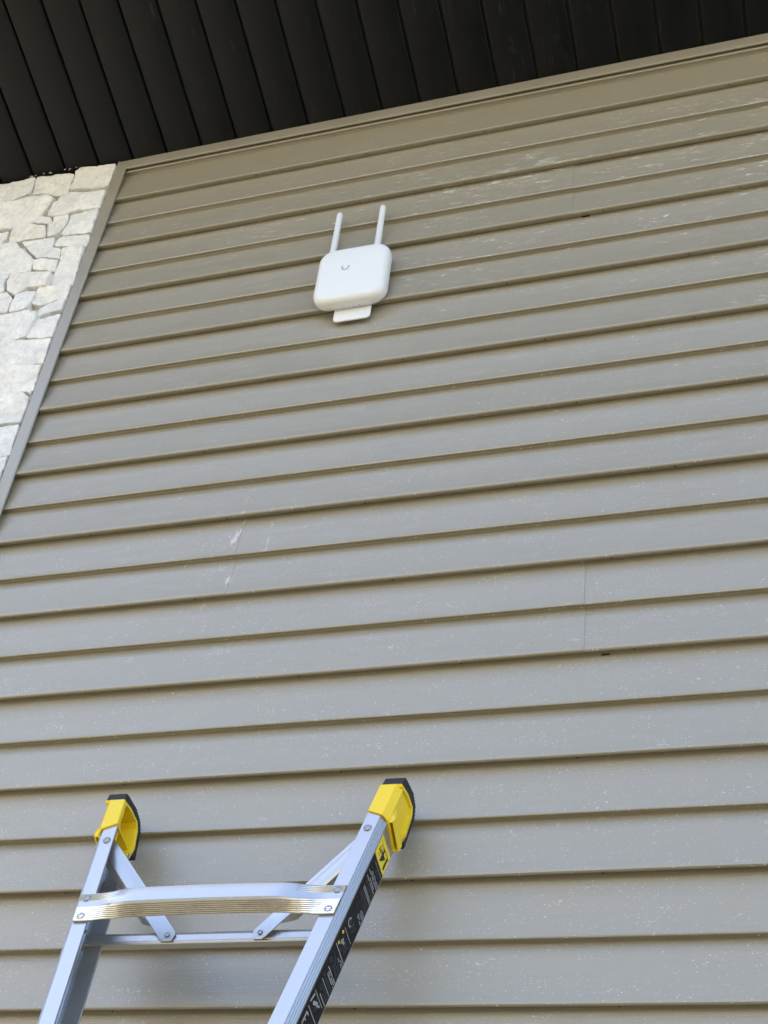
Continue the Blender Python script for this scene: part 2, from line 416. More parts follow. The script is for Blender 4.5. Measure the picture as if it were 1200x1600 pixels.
# ------------------------------------------------------------------ stone veneer
stonew = thing('stone_wall', 'white rough ledge stone veneer left of the siding under the black eave', 'wall', (-.6, 0, GZ))
mb = MB(); mb.box(-2.2, -.003, -.006, .011, GZ, .21); mb.build('mortar_bed', M_MORT, stonew)
F = 2101.0
def unproj(px, py, Y):
    d = rx*((px-600)/F) + up*(-(py-800)/F) + f
    k = (Y-CP.y)/d.y; return CP+d*k
def stone_mesh(pts, depth, seed, name='stone'):
    """pts: outline in (x, z) world metres"""
    P = [Vector((a, b)) for a, b in pts]
    A = sum(P[i].x*P[(i+1) % len(P)].y-P[(i+1) % len(P)].x*P[i].y for i in range(len(P)))
    if A < 0: P.reverse()
    # densify + jitter
    Q = []
    for i in range(len(P)):
        a, b = P[i], P[(i+1) % len(P)]; n = max(1, int((b-a).length/.0075))
        for j in range(n): Q.append(a+(b-a)*j/n)
    n = len(Q); c = sum(Q, Vector((0, 0)))/n
    Q2 = []
    for i, p in enumerate(Q):
        s = (Q[i-1]+p*14+Q[(i+1) % n])/16
        tn = (Q[(i+1) % n]-Q[i-1]); nn = Vector((-tn.y, tn.x)).normalized()
        s = s + nn*(.0004+.0022*noise.noise(Vector((p.x*75, p.y*75, seed)))+.0010*noise.noise(Vector((p.x*230, p.y*230, seed))))
        Q2.append(s)
    Q = Q2
    size = (sum((p-c).length for p in Q)/n)
    rings = []
    tl = Vector((random.uniform(-.05, .05), random.uniform(-.10, .03)))
    def yy(p, fr, base):
        q = Vector((p.x*17+seed, p.y*26, seed))
        nz = .0038*(noise.noise(q))+.0024*noise.noise(q*2.7)
        nz += .0016*noise.noise(q*7.0)
        return base - nz*fr + (p-c).dot(tl)*fr
    sp = [(0, -.004, 0), (0, -depth*.55, .5), (.0003, -depth+.0030, .95), (.0011, -depth+.0007, 1), (.0035, -depth, 1)]
    for (ins, yb, fr) in sp:
        r = []
        for i, p in enumerate(Q):
            jit = 1+.9*noise.noise(Vector((p.x*90, p.y*90, seed+5)))
            d = (p-c); l = d.length; q = c+d*max(.25, (l-ins*jit)/l)
            bulge = -.0022*abs(noise.noise(Vector((p.x*60, yb*90, seed)))) if 0 < -yb-.004 else 0
            q = q + d.normalized()*bulge
            r.append((q.x, yy(q, fr, yb), q.y))
        rings.append(r)
    for s in (.84, .68, .52, .36, .18):
        r = []
        for p in Q:
            q = c+(p-c)*s*(1-.006/max(.02, size)); r.append((q.x, yy(q, 1, -depth-.0006), q.y))
        rings.append(r)
    mb = MB(); mb.sweep(rings, True, False)
    mb.v.append(Vector((c.x, yy(c, 1, -depth-.001), c.y))); ci = len(mb.v)-1; b0 = (len(rings)-1)*n
    for j in range(n): mb.f.append((b0+j, b0+(j+1) % n, ci))
    return mb
c1 = lambda q: (q[0]/6, 240+q[1]/6)
c2 = lambda q: (q[0]/4.5714, 450+q[1]/4.5714)
ST1 = [
 [(-60,300),(0,288),(345,238),(335,290),(288,390),(100,460),(0,465),(-60,470)],
 [(357,243),(600,200),(705,193),(690,240),(650,322),(640,362),(575,385),(505,398),(470,383),(400,388),(300,398),(335,310)],
 [(717,188),(780,143),(1000,113),(1092,98),(1060,190),(1015,305),(850,330),(648,343),(660,320),(700,250)],
 [(650,362),(1005,343),(985,430),(950,490),(940,515),(780,540),(650,560),(600,585),(480,600),(440,596),(470,520),(560,412)],
 [(-60,478),(100,468),(300,412),(440,390),(500,402),(470,470),(380,578),(300,640),(180,680),(0,712),(-60,722)],
 [(392,582),(440,520),(500,458),(542,432),(500,500),(440,590)],
 [(303,642),(320,605),(400,590),(480,608),(500,632),(440,665),(330,662)],
 [(662,583),(800,547),(947,524),(935,600),(900,670),(870,742),(780,757),(605,782),(570,757),(630,680),(655,620)],
 [(507,600),(560,580),(650,580),(650,620),(620,680),(565,752),(525,768),(440,790),(440,730),(450,665),(500,640)],
 [(140,700),(240,668),(430,680),(430,740),(410,782),(300,802),(170,830),(68,842),(90,780)],
 [(-60,762),(0,747),(97,743),(70,800),(18,856),(-60,862)],
 [(-60,882),(20,862),(150,842),(330,1000),(280,1100),(100,1125),(0,1132),(-60,1137)],
 [(213,850),(400,803),(515,785),(530,805),(500,882),(560,887),(580,900),(560,982),(410,985),(335,990),(305,955)],
 [(530,850),(560,812),(700,782),(862,763),(850,830),(815,872),(590,880),(518,884)],
 [(590,902),(812,880),(790,960),(740,1120),(702,1217),(560,1235),(470,1247),(463,1200),(500,1120),(552,1060),(582,960)],
 [(320,1010),(400,990),(552,993),(545,1040),(510,1107),(400,1105),(308,1102)],
 [(110,1137),(300,1110),(490,1117),(470,1150),(432,1240),(250,1262),(140,1327),(60,1292),(65,1200)],
 [(-60,1150),(97,1135),(60,1180),(45,1250),(45,1302),(0,1312),(-60,1322)],
 [(390,1257),(560,1240),(703,1225),(660,1300),(640,1367),(500,1390),(380,1432),(283,1402),(340,1310)],
 [(150,1322),(260,1290),(345,1290),(330,1330),(280,1400),(250,1452),(80,1492),(100,1420)],
 [(-60,1332),(0,1322),(75,1312),(127,1365),(90,1430),(70,1482),(0,1502),(-60,1512)],
 [(370,1460),(470,1402),(637,1375),(612,1440),(597,1470),(470,1500),(348,1542),(360,1480)]]
ST2 = [
 [(-60,232),(0,207),(200,170),(277,180),(250,230),(180,340),(60,382),(0,397),(-60,402)],
 [(262,238),(442,183),(427,240),(397,300),(382,352),(200,372),(182,345),(240,260)],
 [(-60,412),(90,387),(200,380),(382,358),(362,430),(322,530),(200,547),(100,562),(0,572),(-60,577)],
 [(-60,592),(30,572),(312,545),(292,600),(254,680),(237,730),(100,747),(0,757),(-60,760)],
 [(184,742),(238,734),(224,770)],
 [(-60,772),(60,757),(170,750),(222,778),(192,860),(152,965),(0,977),(-60,982)],
 [(-60,1012),(0,1007),(142,973),(113,1100),(73,1193),(0,1212),(-60,1217)],
 [(-60,1227),(67,1203),(32,1290),(0,1365),(-60,1450)]]
depths = [.033,.030,.0265,.028,.036,.012,.027,.0260,.024,.030,.026,.036,.029,.0255,.0255,.030,.037,.031,.0265,.031,.029,.0265]
for i, s in enumerate(ST1):
    dp = depths[i]
    pts = [unproj(*c1(q), -dp+.004) for q in s]
    stone_mesh([(min(p.x, -.0185), p.z) for p in pts], dp, i*3.7).build('stone', M_STONE, stonew, True, .30)
for i, s in enumerate(ST2):
    dp = [.036, .026, .027, .026, .022, .0265, .0255, .026][i]
    pts = [unproj(*c2(q), -dp+.004) for q in s]
    stone_mesh([(min(p.x, -.0185), p.z) for p in pts], dp, 100+i*3.7).build('stone', M_STONE, stonew, True, .30)
# the veneer goes on outside the frame
big = MB(); z = .20; row = 0
def xb_(z):
    p = unproj(-12, 290, -.036); q = unproj(-12, 740, -.036)
    t_ = (z-p.z)/(q.z-p.z); return min(-.02, p.x+(q.x-p.x)*t_)
while z > GZ+.05:
    h = random.uniform(.07, .14); x = 0
    first = True
    while x > -1.5:
        wd = random.uniform(.1, .28)
        if first: a0, a1 = xb_(z), xb_(z-h)
        else: a0 = a1 = x
        nx = min(a0, a1)-wd
        if first and a1 > a0+.001 and z-h > -1.05: pass
        pts = [(a0-.002, z-.002), (a1-.002, z-h+.003), (nx+random.uniform(-.01, .01), z-h+.003+random.uniform(0, .006)), (nx+.002, z-.002)]
        s = stone_mesh(pts, random.uniform(.03, .045), row*13+x)
        if z > -1.6 and x > -.7: s.build('stone', M_STONE, stonew, True, .30)
        else: big.put(s.v, s.f)
        x = nx; first = False
    z -= h; row += 1
o = big.build('outer_stones', M_STONE, stonew, True, .30); o['kind'] = 'stuff'
# mortar smears where stone meets the black boards
mb = MB()
for i in range(14):
    px = random.uniform(40, 120)
    py = 286.5-px*.2+random.uniform(-1.6, .8)
    d = rx*((px-600)/F)+up*(-(py-800)/F)+f
    # hit the board plane z + SL*y = c
    c = ZS-SL*.0205; k = (c-CP.z-SL*CP.y)/(d.z+SL*d.y); p = CP+d*k
    if p.y < -.085 or p.y > -.0: continue
    r = random.uniform(.0012, .0035)*(1 if i < 55 else .5); n = 7
    ring = [(p.x+r*random.uniform(.6, 2.2)*math.cos(a), p.y+r*.7*math.sin(a)*random.uniform(.5, 1.2)) for a in [2*math.pi*j/n for j in range(n)]]
    mb.sweep([[(x, y, sz(y)-.0002) for x, y in ring], [(p.x+(x-p.x)*.6, p.y+(y-p.y)*.6, sz(y)-.0011) for x, y in ring]], True, True)
o = mb.build('mortar_smear', M_SMEAR, stonew); o['kind'] = 'stuff'

# ------------------------------------------------------------------ access point
ap = thing('wireless_access_point', 'white square outdoor wireless access point with two stick antennas mounted high on the siding', 'access point', (.772, -.018, -.53))
def rr(cx, cz, hw, hh, r, y, seg=9):
    out = []
    for (sx, szn, a0) in ((1, 1, 0), (-1, 1, 90), (-1, -1, 180), (1, -1, 270)):
        for k in range(seg+1):
            a = math.radians(a0+90*k/seg)
            out.append((cx+sx*(hw-r)+r*math.cos(a), y, cz+szn*(hh-r)+r*math.sin(a)))
    return out
cx, cz, hw, hh = .7715, -.5325, .0885, .0955
rg = [rr(cx, cz, hw-.012, hh-.012, .032, -.019), rr(cx, cz, hw-.004, hh-.004, .036, -.0215), rr(cx, cz, hw-.001, hh-.001, .038, -.027), rr(cx, cz, hw, hh, .038, -.034), rr(cx, cz, hw-.0004, hh-.0004, .038, -.0405)]
for k in range(1, 8):
    a = math.radians(90*k/7)
    rg.append(rr(cx, cz, hw-.0004-.0155*(1-math.cos(a)), hh-.0004-.0155*(1-math.cos(a)), .038-.010*(1-math.cos(a)), -.0405-.0155*math.sin(a)))
rg.append(rr(cx, cz, hw*.55, hh*.55, .03, -.0572)); rg.append(rr(cx, cz, hw*.1, hh*.1, .006, -.0576))
mb = MB(); mb.sweep(rg, True, True); body = mb.build('housing', M_WHITE, ap, True, 1.2)
# emblem: a U whose right arm is broken into fading dots
mb = MB()
def dotq(a0, a1, r0, r1, y=-.0579, c=(.7575, -.5185)):
    mb.put([(c[0]+r0*math.cos(a0), y, c[1]+r0*math.sin(a0)), (c[0]+r1*math.cos(a0), y, c[1]+r1*math.sin(a0)), (c[0]+r1*math.cos(a1), y, c[1]+r1*math.sin(a1)), (c[0]+r0*math.cos(a1), y, c[1]+r0*math.sin(a1)),
            (c[0]+r0*math.cos(a0), y+.0006, c[1]+r0*math.sin(a0)), (c[0]+r1*math.cos(a0), y+.0006, c[1]+r1*math.sin(a0)), (c[0]+r1*math.cos(a1), y+.0006, c[1]+r1*math.sin(a1)), (c[0]+r0*math.cos(a1), y+.0006, c[1]+r0*math.sin(a1))],
           [(0, 1, 2, 3), (7, 6, 5, 4), (0, 4, 5, 1), (1, 5, 6, 2), (2, 6, 7, 3), (3, 7, 4, 0)])
for k in range(16):
    a0 = math.pi+math.pi*k/16; dotq(a0, a0+math.pi/16, .0056, .0100)
E_ = (.7575, -.5185)
for (x0, x1, z0, z1) in ((-.0100, -.0056, 0, .007), (.0056, .0100, 0, .003), (.0080, .0098, .0036, .0052), (.0066, .0076, .0042, .0056), (.0086, .0098, .0060, .0072)):
    mb.box(E_[0]+x0, E_[0]+x1, -.0579, -.0573, E_[1]+z0, E_[1]+z1)
mb.build('emblem', M_GREYP, ap)
for ax_ in (.7080, .8195):
    mb = MB(); yA = -.0345
    ring = lambda r, z: [(ax_+r*math.cos(a), yA+r*math.sin(a), z) for a in [2*math.pi*i/20 for i in range(20)]]
    mb.sweep([ring(.0086, -.447), ring(.0086, -.424), ring(.0080, -.4225), ring(.0074, -.285), ring(.0070, -.280), ring(.0056, -.2765), ring(.003, -.2752)])
    mb.build('antenna', M_WHITE, ap, True, .8)
# mounting plate: tab below the body
mb = MB(); tcx, tcz, thw, thh = .7765, -.6250, .0445, .0385
mb.sweep([rr(tcx, tcz, thw, thh, .011, -.0172, 5), rr(tcx, tcz, thw, thh, .011, -.0205, 5), rr(tcx, tcz, thw-.0015, thh-.0015, .010, -.0215, 5)])
mb.build('mounting_plate', M_WHITE, ap, True, .8)
mb = MB(); mb.box(cx-.035, cx+.035, -.0178, -.004, cz-.05, cz+.05); mb.build('mounting_base', M_WHITE, ap)
mb = MB()
for dx in (-.018, -.006, .004, .020):
    mb.disc((tcx+dx, -.030+.001*dx, cz-hh+.0012), (0, 0, -1), .0014, .002, 10)
mb.build('drain_hole', M_GREYP, ap)

# ------------------------------------------------------------------ ladder
TL = math.radians(20)
LO = Vector((1.0081, -.13, -1.9872)); lu = Vector((1, 0, 0)); ll = Vector((0, math.sin(TL), math.cos(TL))); ln_ = Vector((0, -math.cos(TL), math.sin(TL)))
def W(u, l, n): return LO+lu*u+ll*l+ln_*n
ladder = thing('aluminium_ladder', 'aluminium multi position ladder leaning on the siding, flared end with yellow boots up', 'ladder', W(-.236, -2.6, -.03))
UC = -.2358; HWID = .2473; FL = .144; LK = -.47
def uo(l):                       # half width at l
    return HWID + FL*max(l, LK)
def R(side, du, l, n): return W(UC+side*(uo(l)-du), l, n)
GL = (GZ-LO.z)/math.cos(TL)      # l of the ground, roughly
prof = [(0, -.065), (0, -.0125)]
for k in range(4):               # ridged chamfer
    a = k/4; b = (k+.5)/4; c = (k+.62)/4; e = (k+.88)/4
    pt = lambda q, d: (.0095*q+d*.7, -.0105+.0105*q-d*.7)
    prof += [pt(a, 0), pt(b, 0), pt(c, .0012), pt(e, .0012)]
prof += [(.0100, 0), (.0330, 0), (.0336, -.0006), (.0336, -.0028), (.0115, -.0028), (.0030, -.0115), (.0030, -.018),
         (.0030, -.0235), (.0080, -.0265), (.0080, -.0305), (.0050, -.0330), (.0050, -.0360), (.0085, -.0385), (.0085, -.0425), (.0030, -.0450), (.0030, -.0515), (.0052, -.0530), (.0052, -.0550), (.0030, -.0560), (.0030, -.0622), (.0330, -.0622), (.0338, -.063), (.0338, -.065)]
rails = {}
for side in (1, -1):
    ls = [GL+.03, -1.6, -.8, LK, -.3, -.15, .0]
    rings = [[R(side, a, l, b) for a, b in prof] for l in ls]
    # slanted top: outer corner lower, inner corner higher
    rings.append([R(side, a, .004+.42*a, b) for a, b in prof])
    mb = MB(); mb.sweep(rings); rails[side] = mb.build('side_rail', M_ALU, ladder, True, .25)
    # rivets on the front flange
    for l in (-.0175, -.148, -.1855):
        pass
def rivet(p, r=.0060, h=.0022, name='rivet', parent=ladder, m=M_ALUR):
    mb = MB(); ax = ln_; t_ = lu; q = ll; seg = 20
    ring = lambda rr_, hh_: [p+ax*hh_+(t_*math.cos(a)+q*math.sin(a))*rr_ for a in [2*math.pi*i/seg for i in range(seg)]]
    mb.sweep([ring(r, 0), ring(r, h*.55), ring(r*.86, h), ring(r*.70, h), ring(r*.55, h*.45), ring(r*.1, h*.4)])
    return mb.build(name, m, parent, True, .5)
for side in (1, -1): rivet(R(side, .0220, -.0178, .0), .0066)

# front rungs: U section bowed towards the viewer, ends pressed flat on the flanges
def rung(lc, first=False):
    """lc = l of the upper edge of the flat end"""
    A = []   # section samples: t along the developed strip 0..1 (top -> bottom), with fine ribs
    ts = [0, .02, .05, .08, .11, .14, .17, .20, .23, .26, .40, .44, .47]; NF = len(ts)
    rib = [.50+.5*i/28 for i in range(29)]
    ts = ts+rib
    rings = []; nst = 56
    ul = UC-(uo(lc-.028)-.0105); ur = UC+(uo(lc-.028)-.0105)
    for i in range(nst+1):
        q = i/nst
        # concentrate samples at the ends
        qq = .5-.5*math.cos(math.pi*q)
        uu0 = ul+(ur-ul)*qq
        dend = min(uu0-ul, ur-uu0)
        s = max(0, min(1, (dend-.022)/.075)); s = s*s*(3-2*s)
        front = []; 
        for t_ in ts:
            lf = lc-.0565*t_; nf = .0024
            # ribs on the flat boss: three coarse flutes at top and bottom
            if t_ < .47:
                lb = lc-.0115-.0300*(t_/.47); nb = .0215-.004*abs(t_/.47-.5)**2
            else:
                w_ = (t_-.47)/.53
                lb = lc-.0415-.0045*w_; nb = .0215-.0255*w_
            k = rib.index(t_) if t_ in rib else None
            rb = (.0016 if (k is not None and k % 4 in (0, 1, 2)) else 0)
            if k is None and t_ > 0 : rb = .0
            # arch up in the middle
            arc = .004*math.sin(math.pi*qq)
            lx = lf*(1-s)+(lb+arc)*s; nx = nf*(1-s)+nb*s
            if .01 < t_ < .25 and round(t_*100) in (5, 11, 17, 23): nx += .0011*(1-s)
            if s < .5: nx += rb*.8
            lx -= rb*s; nx += rb*.15*s
            # end edge follows the rail
            un = uu0
            if dend < .02:
                un += (FL*(lx-(lc-.028)))*(1 if uu0 > UC else -1)*(1-dend/.02)
            front.append((un, lx, nx))
        back = []
        for (un, lx, nx), t_ in reversed(list(zip(front, ts))):
            if t_ < .47: back.append((un, lx+(-.0012 if t_ == 0 else 0), nx-.0022))
            else: back.append((un, lx+.0022*s, nx-.0022*(1-s)))
        rings.append([W(*p) for p in front+back])
    mb = MB(); mb.sweep(rings)
    o = mb.build('rung', M_ALU, ladder, True, .30)
    me = o.data; me.materials.append(M_ALUD); me.materials.append(M_GROOVE)
    nt_ = len(rings[0]); n0_ = len(ts)
    for p in me.polygons:
        i_ = p.index % (2*len(ts))
        if p.index < nst*nt_ and NF <= i_ < n0_-1:
            k_ = i_-NF; c = p.center-LO; uu = c.dot(lu); dend = min(uu-ul, ur-uu)
            p.material_index = 2 if (k_ % 4 == 3) and dend > .04 else 1
    for side in (1, -1):
        for dl in (.0095, .0470): rivet(R(side, .0220, lc-dl, .0022), .0064, name='rivet', parent=ladder)
    return o
for i in range(8):
    rung(-.1385-.29*i)
# rear bar joining the rails behind
def rear_bar(lt, n0=-.056):
    ul, ur = UC-uo(lt)+.005, UC+uo(lt)-.005
    pr = [(0, -.004), (-.0006, 0), (-.003, .0006), (-.0042, .0), (-.0060, .0004), (-.0066, .0012), (-.0170, .0012), (-.0178, .0004), (-.0205, .0002), (-.0217, -.0012), (-.0222, -.011), (-.0200, -.011), (-.019, -.004), (-.002, -.004)]
    mb = MB(); mb.sweep([[W(u_, lt+a, n0+b) for a, b in pr] for u_ in (ul, UC, ur)])
    o = mb.build('rear_bar', M_ALU, ladder, True, .5)
    return o
rear_bar(-.1660)
# braces from the rail heads down to the rear bar
def brace(side):
    # main face strip with a raised bead and a folded flange; ends are rounded lobes
    a = Vector(((UC+side*(uo(0)-.024)), -.016, -.0135)); b = Vector((UC+side*.0757, -.1765, -.0500))
    d = (b-a); Lg = d.length; d.normalize()
    nrm = Vector((0, 0, 1)); sidev = d.cross(nrm).normalized()*side*-1      # in-plane, towards the centre/up
    nrm = sidev.cross(d).normalized()
    if nrm.z < 0: nrm = -nrm
    rings = []
    N_ = 34
    for i in range(N_+1):
        s = Lg*(-.06+1.12*i/N_)
        e0, e1 = s+Lg*.06, Lg*1.06-s
        r = .0125
        wd = .0125
        if e1 < r: wd = math.sqrt(max(.000001, r*r-(r-e1)**2))
        fl_ = max(0, min(1, (Lg*.86-s)/.02))*max(0, min(1, (s-.0)/.01))   # flange present except at the ends
        c = a+d*s
        bead = .0022*fl_
        sec = [(-wd, 0), (-wd*.45, 0), (-wd*.30, bead*.3), (wd*.55, bead*.3), (wd, 0)]
        up_ = [(x, y) for x, y in sec]+[(wd+.0035*fl_, -.002*fl_), (wd+.0085*fl_, -.0105*fl_-.0001)]
        lo_ = [(wd+.0065*fl_, -.0112*fl_-.0015), (wd+.0015*fl_, -.0035*fl_-.0015), (wd*.9, -.0018), (-wd, -.0018)]
        rings.append([W(*(c+sidev*x+nrm*y)) for x, y in up_+lo_])
    mb = MB(); mb.sweep(rings); o = mb.build('brace', M_ALU, ladder, True, .4)
    p = b; rv = MB()
    rivet(W(*(p+nrm*.0002)), .0042, .0018)
    return o
brace(1); brace(-1)
# bracket plate behind the left brace, and the small rail rivet
for side in (1, -1):
    mb = MB()
    mb.box(.004, .030, -.100, -.048, -.061, -.0585, lambda p: R(side, p[0], p[1], p[2]))
    mb.build('gusset_plate', M_ALU, ladder)
    mb = MB(); ax = lu*(-side)
    mb.disc(R(side, .0032, -.164, -.052), ax, .0034, .0016, 14); mb.build('rivet', M_LG, ladder)

# boots
def boot(side):
    T = lambda du, l, n: R(side, du, l, n)
    Pp = [(.004, .0030), (.0775, .0030), (.0880, -.0270), (.0905, -.0580), (.0795, -.0690), (.0416, -.0765), (.0010, -.0660)]  # (l, n)
    yo, yi = -.0035, .0325           # outer and inner faces in du
    mb = MB()
    # front plate with slanted lower edge and chamfered outer edge
    fo = [(yi, .0195), (yi, .0775), (.0065, .0775), (-.0005, .0755), (-.0005, .0075), (.0070, .0075)]
    fo = [(yi, .0190), (yi, .0780), (.0060, .0780), (.0060, .0080)]
    a = [T(x, l, .0030) for x, l in fo]; b = [T(x, l, -.0015) for x, l in fo]
    mb.hexa(a, b)
    fo = [(.0060, .0080), (.0060, .0780), (yo, .0765), (yo, .0040)]
    a = [T(fo[0][0], fo[0][1], .0030), T(fo[1][0], fo[1][1], .0030), T(fo[2][0], fo[2][1], -.0085), T(fo[3][0], fo[3][1], -.0085)]
    b = [T(fo[0][0], fo[0][1], -.0015), T(fo[1][0], fo[1][1], -.0015), T(fo[2][0]+.003, fo[2][1], -.0115), T(fo[3][0]+.003, fo[3][1], -.0115)]
    mb.hexa(a, b)
    # lips: the inner edge of the front plate turns back
    mb.hexa([T(yi, .0192, .0029), T(yi, .0779, .0029), T(yi-.0028, .0779, -.0016), T(yi-.0028, .0192, -.0016)], [T(yi+.0012, .0195, .0016), T(yi+.0012, .0775, .0016), T(yi, .0775, -.0085), T(yi, .0195, -.0085)])
    # band round the top and the back
    prf = Pp[1:]
    def off(i, dd):
        p = prf[i]; c = (.045, -.037); v = Vector((c[0]-p[0], c[1]-p[1])).normalized(); return (p[0]+v.x*dd, p[1]+v.y*dd)
    for i in range(len(prf)-1):
        p, q = prf[i], prf[i+1]; p2, q2 = off(i, .0052), off(i+1, .0052)
        mb.hexa([T(yo, *p), T(yo, *q), T(yo, *q2), T(yo, *p2)], [T(yi, *p), T(yi, *q), T(yi, *q2), T(yi, *p2)])
    # outer side wall, set in from the rim
    pw = [(.0, -.012), (.0, -.064), (.0416, -.074), (.078, -.066), (.088, -.057), (.086, -.027), (.0765, -.006)]
    for (x0, x1) in ((yo+.0040, yo+.0065),):
        mb.sweep([[T(x0, *p) for p in pw], [T(x1, *p) for p in pw]])
    # rim ribs and shelf inside
    mb.sweep([[T(yo+.004, *p) for p in [(.0290, -.004), (.0290, -.072), (.0320, -.072), (.0320, -.004)]], [T(yi-.006, *p) for p in [(.0290, -.004), (.0290, -.072), (.0320, -.072), (.0320, -.004)]]])
    mb.sweep([[T(yo+.006, *p) for p in [(-.012, -.0240), (.0290, -.0240), (.0290, -.0275), (-.012, -.0275)]], [T(yi-.010, *p) for p in [(-.012, -.0240), (.0290, -.0240), (.0290, -.0275), (-.012, -.0275)]]])
    mb.sweep([[T(yo, *p) for p in [(.0050, -.0660), (.0410, -.0765), (.0790, -.0690), (.0740, -.0600), (.0410, -.0680), (.0050, -.0580)]], [T(yi-.002, *p) for p in [(.0050, -.0660), (.0410, -.0765), (.0790, -.0690), (.0740, -.0600), (.0410, -.0680), (.0050, -.0580)]]])
    # wedge pocket on the outer side, open below
    zo = -.0115
    n0, n1 = -.0095, -.0620
    A_ = lambda n, l, du: T(du, l, n)
    lt, lb_ = .0360, .0035
    sk = lambda n: -.010*(n-n0)/(n1-n0)
    th = .0024
    def quad(p): return p
    # sloping outer plate
    mb.hexa([T(yo, lt+sk(n0), n0), T(yo, lt+sk(n1), n1), T(yo+.002, lt-.004+sk(n1), n1), T(yo+.002, lt-.004+sk(n0), n0)], [T(zo, .016+sk(n0), n0), T(zo, .016+sk(n1), n1), T(zo+th, .013+sk(n1), n1), T(zo+th, .013+sk(n0), n0)])
    mb.hexa([T(zo, .016+sk(n0), n0), T(zo, .016+sk(n1), n1), T(zo+th, .013+sk(n1), n1), T(zo+th, .013+sk(n0), n0)], [T(zo+.001, lb_+sk(n0), n0), T(zo+.001, lb_+sk(n1), n1), T(zo+th+.001, lb_+sk(n1), n1), T(zo+th+.001, lb_+sk(n0), n0)])
    for nn, dn in ((n0, -th), (n1, th)):
        pl = [(yo+.001, lt-.001), (zo, .0155), (zo+.001, lb_), (yo+.001, lb_)]
        mb.sweep([[T(a_, b_+sk(nn), nn) for a_, b_ in pl], [T(a_, b_+sk(nn), nn+dn) for a_, b_ in pl]])
    mb.hexa([T(yo-.0002, lt-.006+sk(n0), n0), T(yo-.0002, lt-.006+sk(n1), n1), T(yo-.0002, lb_+sk(n1), n1), T(yo-.0002, lb_+sk(n0), n0)], [T(yo+.0045, lt-.006+sk(n0), n0), T(yo+.0045, lt-.006+sk(n1), n1), T(yo+.0045, lb_+sk(n1), n1), T(yo+.0045, lb_+sk(n0), n0)])
    sh = mb.build('rail_boot', M_YEL, ladder)
    bv = sh.modifiers.new('bevel', 'BEVEL'); bv.width = .0006; bv.segments = 2; bv.limit_method = 'ANGLE'; bv.angle_limit = .5
    # rubber pad: over the top and down the back, with a ribbed tread
    outer = [(.0785, .0010), (.0965, -.0010), (.1005, -.0100)]
    back = [(.1010, -.0110), (.1090, -.0460), (.1040, -.0700), (.0890, -.0820), (.0300, -.0905)]
    pts = []
    for i in range(len(back)-1):
        p, q = Vector(back[i]), Vector(back[i+1]); n = max(1, int((q-p).length/.0055))
        dr = (q-p).normalized(); nv = Vector((-dr.y, dr.x))
        if nv.dot(Vector((.05, -.04))-p) > 0: nv = -nv
        for j in range(n):
            c = p+(q-p)*j/n; e = (q-p)/n
            pts += [c, c+e*.62, c+e*.66-nv*.0022, c+e*.96-nv*.0022]
    outer += [tuple(p) for p in pts]+[back[-1], (.0300, -.0775), (.0416, -.0772), (.0798, -.0698), (.0911, -.0585), (.0886, -.0268)]
    mb = MB(); mb.sweep([[T(.0275+.0045, *p) for p in outer], [T(.0330-.0025, *(Vector(p)) ) for p in outer]] if False else [[T(.0310, *p) for p in outer], [T(.0010, *p) for p in outer], [T(-.0020, *(Vector((p[0]*.985+.001, p[1]*.97)))) for p in outer]])
    mb.build('rubber_pad', M_RUB, ladder)
for s_ in (1, -1): boot(s_)
# feet at the lower end
for s_ in (1, -1):
    mb = MB(); mb.box(-.004, .038, GL+.0, GL+.07, -.069, .004, lambda p: R(s_, p[0], p[1], p[2])); mb.build('rail_foot', M_RUB, ladder)

# ---- label on the right rail's outer web (text runs from the back edge to the front, its top towards the ground end)
LOFF = -.0005
def D(n, l, lift=0): return R(1, LOFF-lift, l, n)
def dquad(mb, n0, n1, l0, l1, lift):
    mb.hexa([D(n0, l0, lift), D(n1, l0, lift), D(n1, l1, lift), D(n0, l1, lift)], [D(n0, l0, lift-.0003), D(n1, l0, lift-.0003), D(n1, l1, lift-.0003), D(n0, l1, lift-.0003)])
mb = MB(); l = -.0570
ls = [-.0570, -.2, -.35, -.469]
mb.sweep([[D(-.0140, q, 0), D(-.0628, q, 0), D(-.0628, q, -.0004), D(-.0140, q, -.0004)] for q in ls])
black = mb.build('warning_label', M_LBL, ladder)
mb = MB(); dquad(mb, -.0140, -.0628, -.0185, -.0568, .0001); ylab = mb.build('size_label', M_LY, ladder)
def text(body, n0, l0, size, m, lift, parent, name, bold=0.0, xs=1.0):
    cu = bpy.data.curves.new('t', 'FONT'); cu.body = body; cu.size = size; cu.offset = bold
    ob = bpy.data.objects.new('t', cu); COL.objects.link(ob)
    dg = bpy.context.evaluated_depsgraph_get(); me = ob.evaluated_get(dg).to_mesh()
    vs = [v.co.copy() for v in me.vertices]; fs = [tuple(p.vertices) for p in me.polygons]
    ob.evaluated_get(dg).to_mesh_clear(); bpy.data.objects.remove(ob)
    v = [D(n0+c.x*xs, l0-c.y, lift) for c in vs]
    return add(name, v, fs, m, parent)
text('14', -.0620, -.0305, .0300, M_LK, .0008, ylab, 'size_number', .0009, 1.0)
text('FT', -.0300, -.0345, .0120, M_LK, .0008, ylab, 'size_unit', .0002, .9)
mb = MB()
def dashes(mbx, n0, n1, l, h, lift=.0006, dens=.85, wl=(.0012, .0045)):
    n = n0
    while n < n1:
        e = min(n1, n+random.uniform(*wl))
        if random.random() < dens: dquad(mbx, n, e, l, l-h*.7, lift)
        n = e+.0007
dashes(mb, -.0605, -.0200, -.0272, .0013); dashes(mb, -.032, -.022, -.0305, .001); dashes(mb, -.029, -.018, -.0475, .001)
